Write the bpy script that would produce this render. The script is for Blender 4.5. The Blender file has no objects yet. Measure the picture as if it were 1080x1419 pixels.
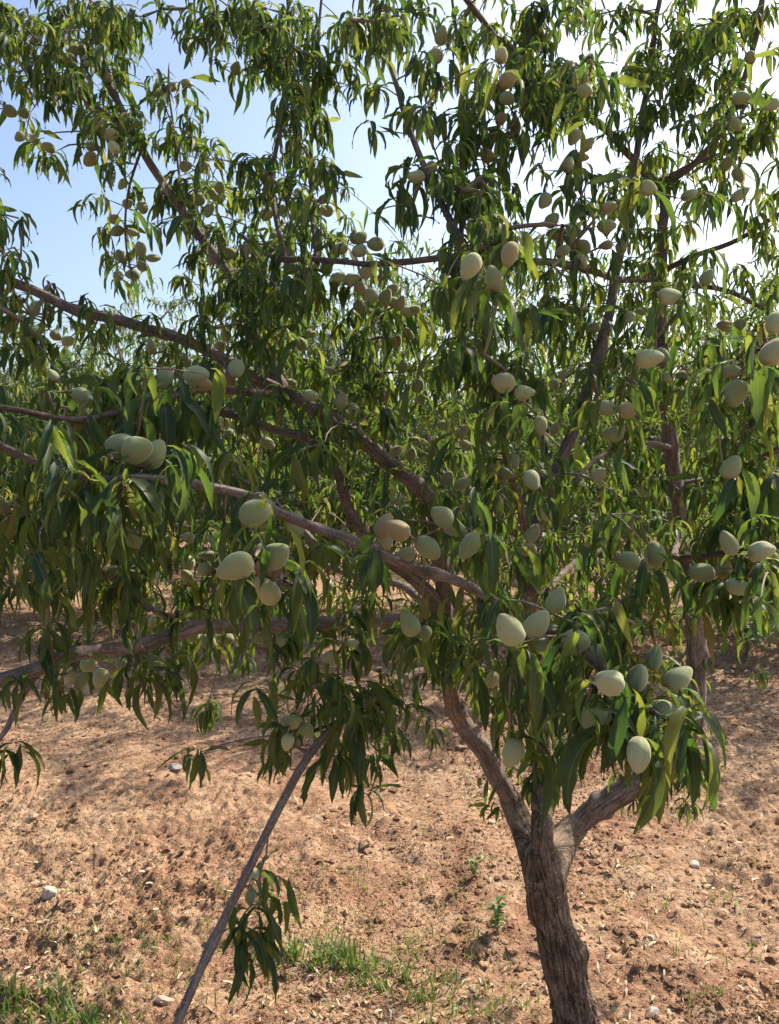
import bpy, math, random
import numpy as np
from mathutils import Vector, Matrix, Euler

R = math.radians
rng = np.random.default_rng(11)
random.seed(11)
sc = bpy.context.scene
col = sc.collection

# ------------------------------------------------------------------ camera, sky, sun, exposure
F_PX, W_PX, H_PX = 1060.0, 1080.0, 1419.0
CAM = np.array([0.0, 0.0, 1.45])
PITCH = R(5.0)
cam_data = bpy.data.cameras.new('camera')
cam_data.sensor_fit = 'VERTICAL'
cam_data.sensor_height = 24.0
cam_data.lens = 24.0 * F_PX / H_PX
cam_data.clip_start = 0.02
cam_data.clip_end = 2000
cam = bpy.data.objects.new('camera', cam_data)
col.objects.link(cam)
cam.location = CAM
cam.rotation_euler = (R(90) - PITCH, 0, 0)
sc.camera = cam

SUN_DIR = Vector((0.74, 0.62, 0.98)).normalized()      # towards the sun: behind the tree, to the right
sun_el = math.asin(SUN_DIR.z)
sun_az = math.atan2(SUN_DIR.x, SUN_DIR.y)
world = bpy.data.worlds.new('World')
sc.world = world
world.use_nodes = True
wn = world.node_tree
sky = wn.nodes.new('ShaderNodeTexSky')
sky.sky_type = 'NISHITA'
sky.sun_disc = False
sky.sun_elevation = sun_el
sky.sun_rotation = sun_az
sky.altitude = 300
sky.air_density = 1.0
sky.dust_density = 4.2
sky.ozone_density = 2.5
bg = wn.nodes['Background']
bg.inputs['Strength'].default_value = 0.15
wn.links.new(sky.outputs[0], bg.inputs[0])

sun_data = bpy.data.lights.new('sun', 'SUN')
sun_data.energy = 5.0
sun_data.angle = R(0.6)
sun_data.color = (1.0, 0.92, 0.80)
sun = bpy.data.objects.new('sun', sun_data)
col.objects.link(sun)
sun.rotation_euler = SUN_DIR.to_track_quat('Z', 'Y').to_euler()

sc.view_settings.view_transform = 'Standard'
sc.view_settings.look = 'None'
sc.view_settings.gamma = 1.0
sc.view_settings.use_curve_mapping = False
sc.view_settings.exposure = 0.72
sc.render.engine = 'CYCLES'
sc.cycles.use_denoising = True
sc.cycles.max_bounces = 8
sc.cycles.diffuse_bounces = 5
sc.cycles.transmission_bounces = 5
sc.cycles.transparent_max_bounces = 4

# ------------------------------------------------------------------ helpers
CP, SP = math.cos(PITCH), math.sin(PITCH)

def at(px, py, depth):
    """photo pixel + distance along the ground (world Y) -> world point"""
    u, v = (px - W_PX / 2) / F_PX, (H_PX / 2 - py) / F_PX
    d = np.array([u, CP + v * SP, -SP + v * CP])
    return CAM + d * (depth / d[1])

def on_ground(px, py):
    u, v = (px - W_PX / 2) / F_PX, (H_PX / 2 - py) / F_PX
    d = np.array([u, CP + v * SP, -SP + v * CP])
    return CAM + d * (-CAM[2] / d[2])

def project(P):
    P = np.atleast_2d(P) - CAM
    z = P[:, 1] * CP - P[:, 2] * SP
    y = P[:, 1] * SP + P[:, 2] * CP
    z = np.maximum(z, 1e-3)
    return np.stack([W_PX / 2 + F_PX * P[:, 0] / z, H_PX / 2 - F_PX * y / z, z], 1)

def hash2(ix, iy, s):
    h = (ix.astype(np.int64) * 374761393 + iy.astype(np.int64) * 668265263 + s * 974634777) & 0xffffffff
    h = ((h ^ (h >> 13)) * 1274126177) & 0xffffffff
    return ((h ^ (h >> 16)) & 0xffff) / 65535.0

def vnoise(x, y, s=0):
    """smooth value noise, -1..1"""
    ix, iy = np.floor(x), np.floor(y)
    fx, fy = x - ix, y - iy
    fx, fy = fx * fx * fx * (fx * (fx * 6 - 15) + 10), fy * fy * fy * (fy * (fy * 6 - 15) + 10)
    a, b = hash2(ix, iy, s), hash2(ix + 1, iy, s)
    c, d = hash2(ix, iy + 1, s), hash2(ix + 1, iy + 1, s)
    return 2 * ((a * (1 - fx) + b * fx) * (1 - fy) + (c * (1 - fx) + d * fx) * fy) - 1

def fbm(x, y, s=0, octs=4):
    t, a = 0, 0.5
    for o in range(octs):
        t = t + a * vnoise(x * 2 ** o + 17.3 * o, y * 2 ** o - 9.1 * o, s + o)
        a *= 0.5
    return t

def mesh_np(name, V, F, uv=None, rnd=None, smooth=True):
    """V (n,3); F (m,k) one polygon size; uv (n,2) and rnd (n,) per vertex"""
    V, F = np.asarray(V, np.float32), np.asarray(F, np.int32)
    me = bpy.data.meshes.new(name)
    me.vertices.add(len(V))
    me.vertices.foreach_set('co', V.ravel())
    m, k = F.shape
    me.loops.add(m * k)
    me.loops.foreach_set('vertex_index', F.ravel())
    me.polygons.add(m)
    me.polygons.foreach_set('loop_start', np.arange(0, m * k, k, dtype=np.int32))
    me.polygons.foreach_set('use_smooth', np.full(m, smooth, dtype=bool))
    if uv is not None:
        l = me.uv_layers.new(name='UVMap')
        l.data.foreach_set('uv', np.asarray(uv, np.float32)[F.ravel()].ravel())
    if rnd is not None:
        a = me.attributes.new('rnd', 'FLOAT', 'POINT')
        a.data.foreach_set('value', np.asarray(rnd, np.float32))
    me.update(calc_edges=True)
    me.validate()
    return me

def link(name, data, mat=None, parent=None, kind=None, loc=None):
    o = bpy.data.objects.new(name, data)
    col.objects.link(o)
    if mat is not None and data is not None and not data.materials:
        data.materials.append(mat)
    if parent is not None:
        o.parent = parent
    if kind:
        o['kind'] = kind
    if loc is not None:
        o.location = loc
    return o

def tag(o, label, cat, group=None):
    o['label'] = label
    o['category'] = cat
    if group:
        o['group'] = group
    return o

# ------------------------------------------------------------------ materials
def new_mat(name):
    m = bpy.data.materials.new(name)
    m.use_nodes = True
    nt = m.node_tree
    p = nt.nodes['Principled BSDF']
    return m, nt, p, nt.nodes['Material Output']

def node(nt, kind, **kw):
    n = nt.nodes.new(kind)
    for k, v in kw.items():
        if k.startswith('i_'):
            n.inputs[k[2:].replace('_', ' ')].default_value = v
        else:
            setattr(n, k, v)
    return n

def ramp(nt, fac, stops):
    r = nt.nodes.new('ShaderNodeValToRGB')
    e = r.color_ramp.elements
    while len(e) < len(stops):
        e.new(0.5)
    for q, (p, c) in zip(e, stops):
        q.position = p
        q.color = (*c, 1)
    nt.links.new(fac, r.inputs[0])
    return r.outputs[0]

def math_node(nt, op, a, b=None):
    n = nt.nodes.new('ShaderNodeMath')
    n.operation = op
    for i, v in enumerate((a, b)):
        if v is None:
            continue
        if isinstance(v, (int, float)):
            n.inputs[i].default_value = v
        else:
            nt.links.new(v, n.inputs[i])
    return n.outputs[0]

def mix_col(nt, fac, a, b, mode='MIX'):
    n = nt.nodes.new('ShaderNodeMix')
    n.data_type = 'RGBA'
    n.blend_type = mode
    for idx, v in ((0, fac), (6, a), (7, b)):
        if isinstance(v, (int, float)):
            n.inputs[idx].default_value = v
        elif isinstance(v, tuple):
            n.inputs[idx].default_value = (*v, 1)
        else:
            nt.links.new(v, n.inputs[idx])
    return n.outputs[2]

def leaf_material(name, hue=0.0):
    m, nt, p, out = new_mat(name)
    L = nt.links.new
    at_ = node(nt, 'ShaderNodeAttribute', attribute_name='rnd')
    oi = node(nt, 'ShaderNodeObjectInfo')
    r = math_node(nt, 'FRACT', math_node(nt, 'ADD', at_.outputs['Fac'], oi.outputs['Random']))
    top = ramp(nt, r, [(0.0, (0.016, 0.038, 0.021)), (0.45, (0.025, 0.052, 0.026)), (0.8, (0.042, 0.075, 0.028)),
                       (0.975, (0.075, 0.105, 0.026)), (1.0, (0.18, 0.12, 0.045))])
    trans = ramp(nt, r, [(0.0, (0.10, 0.21, 0.025)), (0.55, (0.18, 0.27, 0.035)), (0.88, (0.36, 0.42, 0.05)), (1.0, (0.40, 0.38, 0.07))])
    geo = node(nt, 'ShaderNodeNewGeometry')
    two = mix_col(nt, geo.outputs['Backfacing'], top, mix_col(nt, 0.34, top, (0.11, 0.15, 0.08)))
    uv = node(nt, 'ShaderNodeUVMap')
    sep = node(nt, 'ShaderNodeSeparateXYZ')
    L(uv.outputs[0], sep.inputs[0])
    ax = math_node(nt, 'ABSOLUTE', math_node(nt, 'SUBTRACT', sep.outputs[0], 0.5))
    rib = ramp(nt, ax, [(0.0, (1, 1, 1)), (0.035, (0.8, 0.8, 0.8)), (0.075, (0, 0, 0))])
    colr = mix_col(nt, math_node(nt, 'MULTIPLY', rib, 0.55), two, (0.20, 0.25, 0.10))
    # fine side veins and blotches
    vein = math_node(nt, 'SINE', math_node(nt, 'ADD', math_node(nt, 'MULTIPLY', sep.outputs[1], 95.0), math_node(nt, 'MULTIPLY', ax, 16.0)))
    tc = node(nt, 'ShaderNodeTexCoord')
    nz = node(nt, 'ShaderNodeTexNoise', i_Scale=60.0, i_Detail=2.0)
    L(tc.outputs['Object'], nz.inputs['Vector'])
    colr = mix_col(nt, 0.35, colr, ramp(nt, nz.outputs['Fac'], [(0.3, (0.55, 0.55, 0.55)), (0.7, (1, 1, 1))]), 'MULTIPLY')
    L(colr, p.inputs['Base Color'])
    p.inputs['Roughness'].default_value = 0.52
    p.inputs['Specular IOR Level'].default_value = 0.32
    bump = node(nt, 'ShaderNodeBump', i_Strength=0.06, i_Distance=0.0006)
    L(vein, bump.inputs['Height'])
    L(bump.outputs[0], p.inputs['Normal'])
    tr = node(nt, 'ShaderNodeBsdfTranslucent')
    L(trans, tr.inputs['Color'])
    mx = node(nt, 'ShaderNodeMixShader')
    mx.inputs[0].default_value = 0.42
    L(p.outputs[0], mx.inputs[1])
    L(tr.outputs[0], mx.inputs[2])
    L(mx.outputs[0], out.inputs['Surface'])
    return m

def bark_material(name, c0, c1, c2, scale=1.0, rough=0.85, strength=0.7, crack=0.6):
    m, nt, p, out = new_mat(name)
    L = nt.links.new
    uv = node(nt, 'ShaderNodeUVMap')
    tc = node(nt, 'ShaderNodeTexCoord')
    def mapped(sx, sy):
        mp = node(nt, 'ShaderNodeMapping')
        mp.inputs['Scale'].default_value = (sx, sy, 1)
        L(uv.outputs[0], mp.inputs[0])
        return mp.outputs[0]
    def nz(vec, s, d, r=0.6, dist=0.0):
        n = node(nt, 'ShaderNodeTexNoise', i_Scale=s, i_Detail=d, i_Roughness=r, i_Distortion=dist)
        L(vec, n.inputs['Vector'])
        return n.outputs['Fac']
    n1 = nz(mapped(9.0 * scale, 13.0 * scale), 1.0, 8.0, 0.72, 0.8)
    n2 = nz(tc.outputs['Object'], 16.0, 5.0)
    n3 = nz(tc.outputs['Object'], 210.0, 4.0, 0.7)
    n4 = nz(mapped(4.0, 190.0), 1.0, 3.0)
    n5 = nz(mapped(16.0 * scale, 5.0 * scale), 1.0, 5.0, 0.6, 1.2)
    base = ramp(nt, n1, [(0.32, c0), (0.48, c1), (0.66, c2)])
    base = mix_col(nt, ramp(nt, n2, [(0.40, (0, 0, 0)), (0.66, (0.85, 0.85, 0.85))]), base, tuple(0.5 * a for a in c1))
    # pale rings and lenticels across the bark, dark fissures along it
    base = mix_col(nt, ramp(nt, n4, [(0.56, (0, 0, 0)), (0.70, (0.55, 0.55, 0.55))]), base, tuple(1.15 * a for a in c2))
    ck = ramp(nt, math_node(nt, 'ABSOLUTE', math_node(nt, 'SUBTRACT', n5, 0.5)), [(0.0, (1, 1, 1)), (0.035, (0, 0, 0))])
    base = mix_col(nt, math_node(nt, 'MULTIPLY', ck, crack), base, tuple(0.45 * a for a in c0))
    base = mix_col(nt, 0.7, base, ramp(nt, n3, [(0.35, (0.45, 0.45, 0.45)), (0.65, (1.15, 1.15, 1.15))]), 'MULTIPLY')
    L(base, p.inputs['Base Color'])
    p.inputs['Roughness'].default_value = rough
    p.inputs['Specular IOR Level'].default_value = 0.25
    h = math_node(nt, 'ADD', math_node(nt, 'ADD', n1, math_node(nt, 'MULTIPLY', n3, 0.35)), math_node(nt, 'MULTIPLY', n4, 0.35))
    h = math_node(nt, 'SUBTRACT', h, math_node(nt, 'MULTIPLY', ck, crack))
    b = node(nt, 'ShaderNodeBump', i_Strength=strength, i_Distance=0.009)
    L(h, b.inputs['Height'])
    L(b.outputs[0], p.inputs['Normal'])
    return m

def fruit_material():
    m, nt, p, out = new_mat('almond_hull')
    L = nt.links.new
    oi = node(nt, 'ShaderNodeObjectInfo')
    tc = node(nt, 'ShaderNodeTexCoord')
    add = node(nt, 'ShaderNodeVectorMath', operation='ADD')
    L(tc.outputs['Object'], add.inputs[0])
    cmb = node(nt, 'ShaderNodeCombineXYZ')
    L(math_node(nt, 'MULTIPLY', oi.outputs['Random'], 50.0), cmb.inputs[0])
    L(cmb.outputs[0], add.inputs[1])
    n1 = node(nt, 'ShaderNodeTexNoise', i_Scale=45.0, i_Detail=4.0)
    L(add.outputs[0], n1.inputs['Vector'])
    base = ramp(nt, oi.outputs['Random'], [(0.0, (0.19, 0.235, 0.10)), (0.35, (0.28, 0.33, 0.155)), (0.7, (0.42, 0.45, 0.245)), (0.88, (0.32, 0.31, 0.145)), (1.0, (0.30, 0.22, 0.105))])
    base = mix_col(nt, ramp(nt, n1.outputs['Fac'], [(0.42, (0, 0, 0)), (0.72, (0.75, 0.75, 0.75))]), base, (0.30, 0.24, 0.11))
    uvn = node(nt, 'ShaderNodeUVMap')
    sp_ = node(nt, 'ShaderNodeSeparateXYZ')
    L(uvn.outputs[0], sp_.inputs[0])
    wob_ = math_node(nt, 'ADD', sp_.outputs[1], math_node(nt, 'MULTIPLY', math_node(nt, 'SUBTRACT', n1.outputs['Fac'], 0.5), 0.5))
    base = mix_col(nt, ramp(nt, wob_, [(0.06, (0.85, 0.85, 0.85)), (0.22, (0, 0, 0)), (0.86, (0, 0, 0)), (0.97, (0.55, 0.55, 0.55))]), base, (0.20, 0.135, 0.055))
    su = math_node(nt, 'ABSOLUTE', math_node(nt, 'SUBTRACT', math_node(nt, 'FRACT', math_node(nt, 'ADD', sp_.outputs[0], 0.5)), 0.5))
    base = mix_col(nt, ramp(nt, su, [(0.0, (0.5, 0.5, 0.5)), (0.025, (0, 0, 0))]), base, (0.22, 0.20, 0.09))
    n2 = node(nt, 'ShaderNodeTexNoise', i_Scale=1100.0, i_Detail=2.0)
    L(add.outputs[0], n2.inputs['Vector'])
    base = mix_col(nt, 0.12, base, ramp(nt, n2.outputs['Fac'], [(0.35, (0.6, 0.6, 0.6)), (0.65, (1, 1, 1))]), 'MULTIPLY')
    L(base, p.inputs['Base Color'])
    p.inputs['Roughness'].default_value = 0.85
    p.inputs['Specular IOR Level'].default_value = 0.2
    p.inputs['Sheen Weight'].default_value = 0.35
    p.inputs['Sheen Roughness'].default_value = 0.45
    p.inputs['Sheen Tint'].default_value = (0.95, 0.95, 0.85, 1)
    p.inputs['Subsurface Weight'].default_value = 0.15
    p.inputs['Subsurface Radius'].default_value = (0.006, 0.006, 0.002)
    b = node(nt, 'ShaderNodeBump', i_Strength=0.3, i_Distance=0.0008)
    L(n2.outputs['Fac'], b.inputs['Height'])
    L(b.outputs[0], p.inputs['Normal'])
    return m

def soil_material(name, clod=False):
    m, nt, p, out = new_mat(name)
    L = nt.links.new
    tc = node(nt, 'ShaderNodeTexCoord')
    def nz(s, d, r=0.6, dist=0.0):
        n = node(nt, 'ShaderNodeTexNoise', i_Scale=s, i_Detail=d, i_Roughness=r, i_Distortion=dist)
        L(tc.outputs['Object'], n.inputs['Vector'])
        return n.outputs['Fac']
    a, b_, c, d = nz(0.9, 5), nz(6.0, 6, 0.65), nz(45.0, 5, 0.7, 0.5), nz(230.0, 3, 0.6)
    base = ramp(nt, b_, [(0.34, (0.185, 0.090, 0.052)), (0.48, (0.355, 0.196, 0.115)), (0.62, (0.485, 0.315, 0.192))])
    base = mix_col(nt, ramp(nt, a, [(0.42, (0, 0, 0)), (0.66, (0.7, 0.7, 0.7))]), base, (0.455, 0.31, 0.185))
    base = mix_col(nt, ramp(nt, c, [(0.36, (0.95, 0.95, 0.95)), (0.53, (0, 0, 0))]), base, (0.145, 0.070, 0.040))  # dark red recesses: shade between the lumps put into the soil colour
    base = mix_col(nt, ramp(nt, d, [(0.56, (0, 0, 0)), (0.68, (0.75, 0.75, 0.75))]), base, (0.62, 0.47, 0.30))
    if clod:
        at_ = node(nt, 'ShaderNodeAttribute', attribute_name='rnd')
        base = mix_col(nt, 0.85, base, ramp(nt, at_.outputs['Fac'], [(0.0, (0.50, 0.43, 0.40)), (0.6, (0.95, 0.92, 0.9)), (0.9, (1.2, 1.2, 1.15)), (1.0, (1.45, 1.5, 1.5))]), 'MULTIPLY')
    L(base, p.inputs['Base Color'])
    p.inputs['Roughness'].default_value = 0.97
    p.inputs['Specular IOR Level'].default_value = 0.1
    h = math_node(nt, 'ADD', math_node(nt, 'MULTIPLY', c, 1.0), math_node(nt, 'MULTIPLY', d, 0.35))
    b = node(nt, 'ShaderNodeBump', i_Strength=0.9, i_Distance=0.018)
    L(h, b.inputs['Height'])
    L(b.outputs[0], p.inputs['Normal'])
    return m

def plain_material(name, stops, rough=0.8, trans=None, attr=True, scale=30):
    m, nt, p, out = new_mat(name)
    L = nt.links.new
    if attr:
        fac = node(nt, 'ShaderNodeAttribute', attribute_name='rnd').outputs['Fac']
    else:
        tc = node(nt, 'ShaderNodeTexCoord')
        n = node(nt, 'ShaderNodeTexNoise', i_Scale=scale, i_Detail=5.0)
        L(tc.outputs['Object'], n.inputs['Vector'])
        fac = n.outputs['Fac']
        b = node(nt, 'ShaderNodeBump', i_Strength=0.5, i_Distance=0.004)
        L(fac, b.inputs['Height'])
        L(b.outputs[0], p.inputs['Normal'])
    c = ramp(nt, fac, stops)
    L(c, p.inputs['Base Color'])
    p.inputs['Roughness'].default_value = rough
    if trans:
        tr = node(nt, 'ShaderNodeBsdfTranslucent')
        tr.inputs['Color'].default_value = (*trans, 1)
        mx = node(nt, 'ShaderNodeMixShader')
        mx.inputs[0].default_value = 0.35
        L(p.outputs[0], mx.inputs[1])
        L(tr.outputs[0], mx.inputs[2])
        L(mx.outputs[0], out.inputs['Surface'])
    return m

M_LEAF = leaf_material('almond_leaf')
M_FRUIT = fruit_material()
M_TRUNK = bark_material('trunk_bark', (0.090, 0.057, 0.037), (0.240, 0.168, 0.115), (0.41, 0.31, 0.22), 1.0, 0.92, 0.9, 0.7)
M_LIMB = bark_material('limb_bark', (0.19, 0.132, 0.100), (0.36, 0.268, 0.215), (0.50, 0.40, 0.33), 1.6, 0.85, 0.9, 0.35)
M_YOUNG = bark_material('young_bark', (0.26, 0.185, 0.15), (0.46, 0.35, 0.295), (0.60, 0.49, 0.42), 1.6, 0.8, 0.8, 0.3)
M_TWIG = plain_material('twig_bark', [(0.0, (0.13, 0.09, 0.07)), (0.6, (0.20, 0.14, 0.105)), (1.0, (0.17, 0.17, 0.075))], 0.7)
M_SOIL = soil_material('tilled_soil')
M_CLOD = soil_material('soil_clod', True)
M_STRAW = plain_material('dry_straw', [(0.0, (0.30, 0.19, 0.11)), (0.7, (0.46, 0.34, 0.20)), (1.0, (0.62, 0.53, 0.36))], 0.9)
M_GRASS = plain_material('grass_blade', [(0.0, (0.045, 0.095, 0.022)), (0.5, (0.10, 0.16, 0.04)), (0.75, (0.22, 0.25, 0.10)), (1.0, (0.42, 0.36, 0.17))], 0.55, (0.30, 0.42, 0.06))
M_STONE = plain_material('pale_stone', [(0.3, (0.30, 0.25, 0.19)), (0.6, (0.50, 0.44, 0.36))], 0.9, attr=False, scale=70)
M_STONE_RED = plain_material('red_stone', [(0.3, (0.30, 0.18, 0.12)), (0.7, (0.52, 0.37, 0.27))], 0.9, attr=False, scale=80)
M_STONE_GREY = plain_material('grey_stone', [(0.3, (0.20, 0.18, 0.17)), (0.7, (0.42, 0.38, 0.34))], 0.85, attr=False)

# ------------------------------------------------------------------ ground: one sheet out to the horizon, tilled and lumpy near by
def graded(start, fine_to, step, far, growth):
    v = [start]
    while v[-1] < fine_to:
        v.append(v[-1] + step * max(1.0, 0.35 * abs(v[-1]) + 0.3))
    s = v[-1] - v[-2]
    while v[-1] < far:
        s *= growth
        v.append(v[-1] + s)
    return np.array(v)

def ground_height(x, y):
    fade = np.clip((60 - np.hypot(x, y)) / 50, 0.15, 1)
    h = 0.05 * fbm(x * 0.7, y * 0.9, 3, 3)
    h = h + 0.032 * fbm(x * 3.1 + 5, y * 4.6, 21, 3)
    lump = fbm(x * 11, y * 12, 40, 3)
    h = h + 0.030 * np.maximum(lump, -0.1) * (0.5 + 0.9 * np.clip(vnoise(x * 1.7, y * 1.7, 77) + 0.3, 0, 1))
    patchy = np.clip(0.55 + 1.2 * vnoise(x * 1.3 + 3, y * 1.1, 91), 0.15, 1.1)
    h = h + patchy * (0.034 * np.abs(fbm(x * 23, y * 27, 60, 3)) + 0.011 * fbm(x * 60, y * 60, 63, 2))
    return h * fade

def build_ground():
    xp = graded(0.0, 3.2, 0.0085, 700, 1.12)
    xs = np.concatenate([-xp[:0:-1], xp])
    yf = graded(1.3, 6.5, 0.008, 1200, 1.10)
    yb = -graded(0.0, 0.5, 0.25, 500, 1.35)[::-1] + 1.0
    ys = np.concatenate([yb, yf])
    X, Y = np.meshgrid(xs, ys)
    Z = ground_height(X, Y)
    V = np.stack([X.ravel(), Y.ravel(), Z.ravel()], 1)
    nx, ny = len(xs), len(ys)
    i = np.arange(nx * ny).reshape(ny, nx)
    F = np.stack([i[:-1, :-1].ravel(), i[:-1, 1:].ravel(), i[1:, 1:].ravel(), i[1:, :-1].ravel()], 1)
    o = link('ground', mesh_np('ground', V, F), M_SOIL, kind='structure')
    o['label'] = 'reddish tilled orchard soil with loose clods'
    return o
build_ground()

ICO_V = None
def ico():
    global ICO_V
    if ICO_V is None:
        import bmesh
        bm = bmesh.new()
        bmesh.ops.create_icosphere(bm, subdivisions=1, radius=1)
        ICO_V = (np.array([v.co[:] for v in bm.verts]), np.array([[v.index for v in f.verts] for f in bm.faces]))
        bm2 = bmesh.new()
        bmesh.ops.create_icosphere(bm2, subdivisions=3, radius=1)
        ICO_V += (np.array([v.co[:] for v in bm2.verts]), np.array([[v.index for v in f.verts] for f in bm2.faces]))
        bm.free(); bm2.free()
    return ICO_V

def scatter_xy(n, dmin=1.55, dmax=7.0, side=0.72):
    # even in the view: probability ~ 1/d^2 over depth, x across the widening field
    u = rng.random(n)
    d = 1 / (1 / dmin + u * (1 / dmax - 1 / dmin))
    x = (rng.random(n) * 2 - 1) * side * d
    return x, d

OCT_V = np.array([(1, 0, 0), (-1, 0, 0), (0, 1, 0), (0, -1, 0), (0, 0, 1), (0, 0, -1)], float)
OCT_F = np.array([(0, 2, 4), (2, 1, 4), (1, 3, 4), (3, 0, 4), (2, 0, 5), (1, 2, 5), (3, 1, 5), (0, 3, 5)])

def clod_set(n, v0, f0, med, sig, lo, hi, seed, smooth):
    x, y = scatter_xy(n * 3)
    w = np.clip(0.40 + 1.6 * fbm(x * 1.9, y * 2.4, seed, 4), 0.04, 1)
    keep = rng.random(len(x)) < w
    x, y = x[keep][:n], y[keep][:n]
    n = len(x)
    s = np.clip(np.exp(rng.normal(math.log(med), sig, n)), lo, hi) * (0.7 + 0.16 * y)
    q = v0[None] * (1 + 0.30 * rng.normal(size=(n, len(v0), 1)).clip(-1.2, 1.2))
    q = q * (s[:, None] * np.stack([rng.uniform(.8, 1.5, n), rng.uniform(.8, 1.4, n), rng.uniform(.5, .9, n)], 1))[:, None, :]
    th = rng.random(n) * 6.283
    c, sn = np.cos(th)[:, None], np.sin(th)[:, None]
    X = q[:, :, 0] * c - q[:, :, 1] * sn + x[:, None]
    Y = q[:, :, 0] * sn + q[:, :, 1] * c + y[:, None]
    Z = q[:, :, 2] + (ground_height(x, y) + s * 0.1)[:, None]
    return (np.stack([X, Y, Z], 2).reshape(-1, 3), (f0[None] + (np.arange(n) * len(v0))[:, None, None]).reshape(-1, 3), np.repeat(rng.random(n), len(v0)))

def build_clods():
    v1, f1, _, _ = ico()
    sets = [clod_set(66000, OCT_V, OCT_F, 0.0024, 0.42, 0.001, 0.007, 5, False), clod_set(4000, v1, f1, 0.0054, 0.5, 0.003, 0.018, 8, False)]
    off, V, Fa, rn = 0, [], [], []
    for v, f, r in sets:
        V.append(v); Fa.append(f + off); rn.append(r); off += len(v)
    o = link('soil_clods', mesh_np('soil_clods', np.concatenate(V), np.concatenate(Fa), rnd=np.concatenate(rn), smooth=False), M_CLOD, kind='stuff')
    tag(o, 'loose reddish brown soil clods strewn over the ground', 'soil')
build_clods()

def build_straw(n=6000):
    x, y = scatter_xy(n * 2)
    w = np.clip(0.35 + 1.5 * fbm(x * 1.1 + 40, y * 1.3, 15, 3), 0.03, 1)
    keep = rng.random(len(x)) < w
    x, y = x[keep][:n], y[keep][:n]
    n = len(x)
    ln = rng.uniform(0.004, 0.016, n) * (0.7 + 0.12 * y)
    wd = rng.uniform(0.0007, 0.0028, n) * (0.7 + 0.12 * y)
    th = rng.random(n) * 6.283
    z = ground_height(x, y) + rng.uniform(0.002, 0.010, n)
    dx, dy = np.cos(th), np.sin(th)
    tz = rng.normal(0, 0.35, n)
    P = []
    for a, b in ((-1, -1), (-1, 1), (0, 1.3), (0, -1.3), (1, 0.6), (1, -0.6)):
        bend = (0.25 * ln if a == 0 else 0.0)
        P.append(np.stack([x + a * ln * dx - b * wd * dy, y + a * ln * dy + b * wd * dx, z + a * ln * tz + bend + b * wd * 0.4], 1))
    V = np.stack(P, 1).reshape(-1, 3)
    k = (np.arange(n) * 6)[:, None]
    Fq = np.concatenate([k + np.array([[0, 3, 2, 1]]), k + np.array([[3, 5, 4, 2]])])
    o = link('dry_straw_litter', mesh_np('dry_straw_litter', V, Fq, rnd=np.repeat(rng.random(n), 6)), M_STRAW, kind='stuff')
    tag(o, 'scattered dry leaf litter and straw bits on the soil', 'litter')
build_straw()

# stones lying on the soil
def stone(px, py, size, mat, label, flat=0.6, seed=0):
    _, _, v, f = ico()
    r = np.random.default_rng(seed)
    q = v.copy()
    for k in range(12):                                 # chip flat facets off a ball
        nrm = r.normal(size=3); nrm /= np.linalg.norm(nrm)
        h = r.uniform(0.40, 0.8)
        dd = q @ nrm - h
        q = q - np.clip(dd, 0, None)[:, None] * nrm * 0.9
    q *= 1 + 0.04 * vnoise(v[:, 0] * 4 + seed, v[:, 1] * 4 + v[:, 2] * 3, seed)[:, None]
    q *= np.array([1.0, 0.75, flat]) * size
    g = on_ground(px, py)
    o = link('stone', mesh_np('stone', q, f, smooth=False), mat, loc=(g[0], g[1], float(ground_height(g[0:1], g[1:2])[0]) + size * flat * 0.2))
    o.rotation_euler = (r.uniform(-.3, .3), r.uniform(-.3, .3), r.uniform(0, 6))
    tag(o, label, 'stone')
stone(962, 1198, 0.029, M_STONE, 'bright white flat stone lying on open soil right of the trunk', 0.55, 3)
stone(66, 1242, 0.034, M_STONE, 'pale angular stone on the soil above the green grass tuft', 0.85, 5)
stone(243, 1068, 0.040, M_STONE_GREY, 'dark grey stone on sunlit soil by the edge of the shade', 0.5, 8)
stone(226, 1398, 0.032, M_STONE_RED, 'reddish brown lump of stone beside the drooping bare branch', 0.6, 13)
stone(903, 1404, 0.022, M_STONE, 'small white chip of stone on soil right of the trunk foot', 0.5, 17)
stone(902, 1318, 0.013, M_STONE, 'tiny pale pebble on soil beside the knob of the trunk', 0.7, 19)
stone(1025, 1034, 0.026, M_STONE, 'small whitish stone in the shade behind the right limb', 0.5, 23)
stone(682, 1142, 0.020, M_STONE, 'small whitish stone on soil left of the trunk fork', 0.6, 29)

# ------------------------------------------------------------------ grass and weeds
def blades(points, hmin, hmax, width, lean=0.5):
    """grass blades as bent tapering strips: returns V, F, uv-less, rnd"""
    n = len(points)
    th = rng.random(n) * 6.283
    h = rng.uniform(hmin, hmax, n)
    ln = rng.uniform(0.1, lean, n)
    w = rng.uniform(0.6, 1.2, n) * width
    P = []
    for s, ww in ((0, 1), (0.35, 0.95), (0.7, 0.65), (1.0, 0.08)):
        cx = points[:, 0] + np.cos(th) * h * ln * s ** 2
        cy = points[:, 1] + np.sin(th) * h * ln * s ** 2
        cz = points[:, 2] + h * s * (1 - 0.25 * ln * s)
        for b in (-1, 1):
            P.append(np.stack([cx - b * np.sin(th) * w * ww, cy + b * np.cos(th) * w * ww, cz], 1))
    V = np.stack(P, 1).reshape(-1, 3)
    k = (np.arange(n) * 8)[:, None]
    Fq = np.concatenate([k + np.array([[2 * i, 2 * i + 1, 2 * i + 3, 2 * i + 2]]) for i in range(3)])
    return V, Fq, np.repeat(rng.random(n) ** 1.3, 8)

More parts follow.
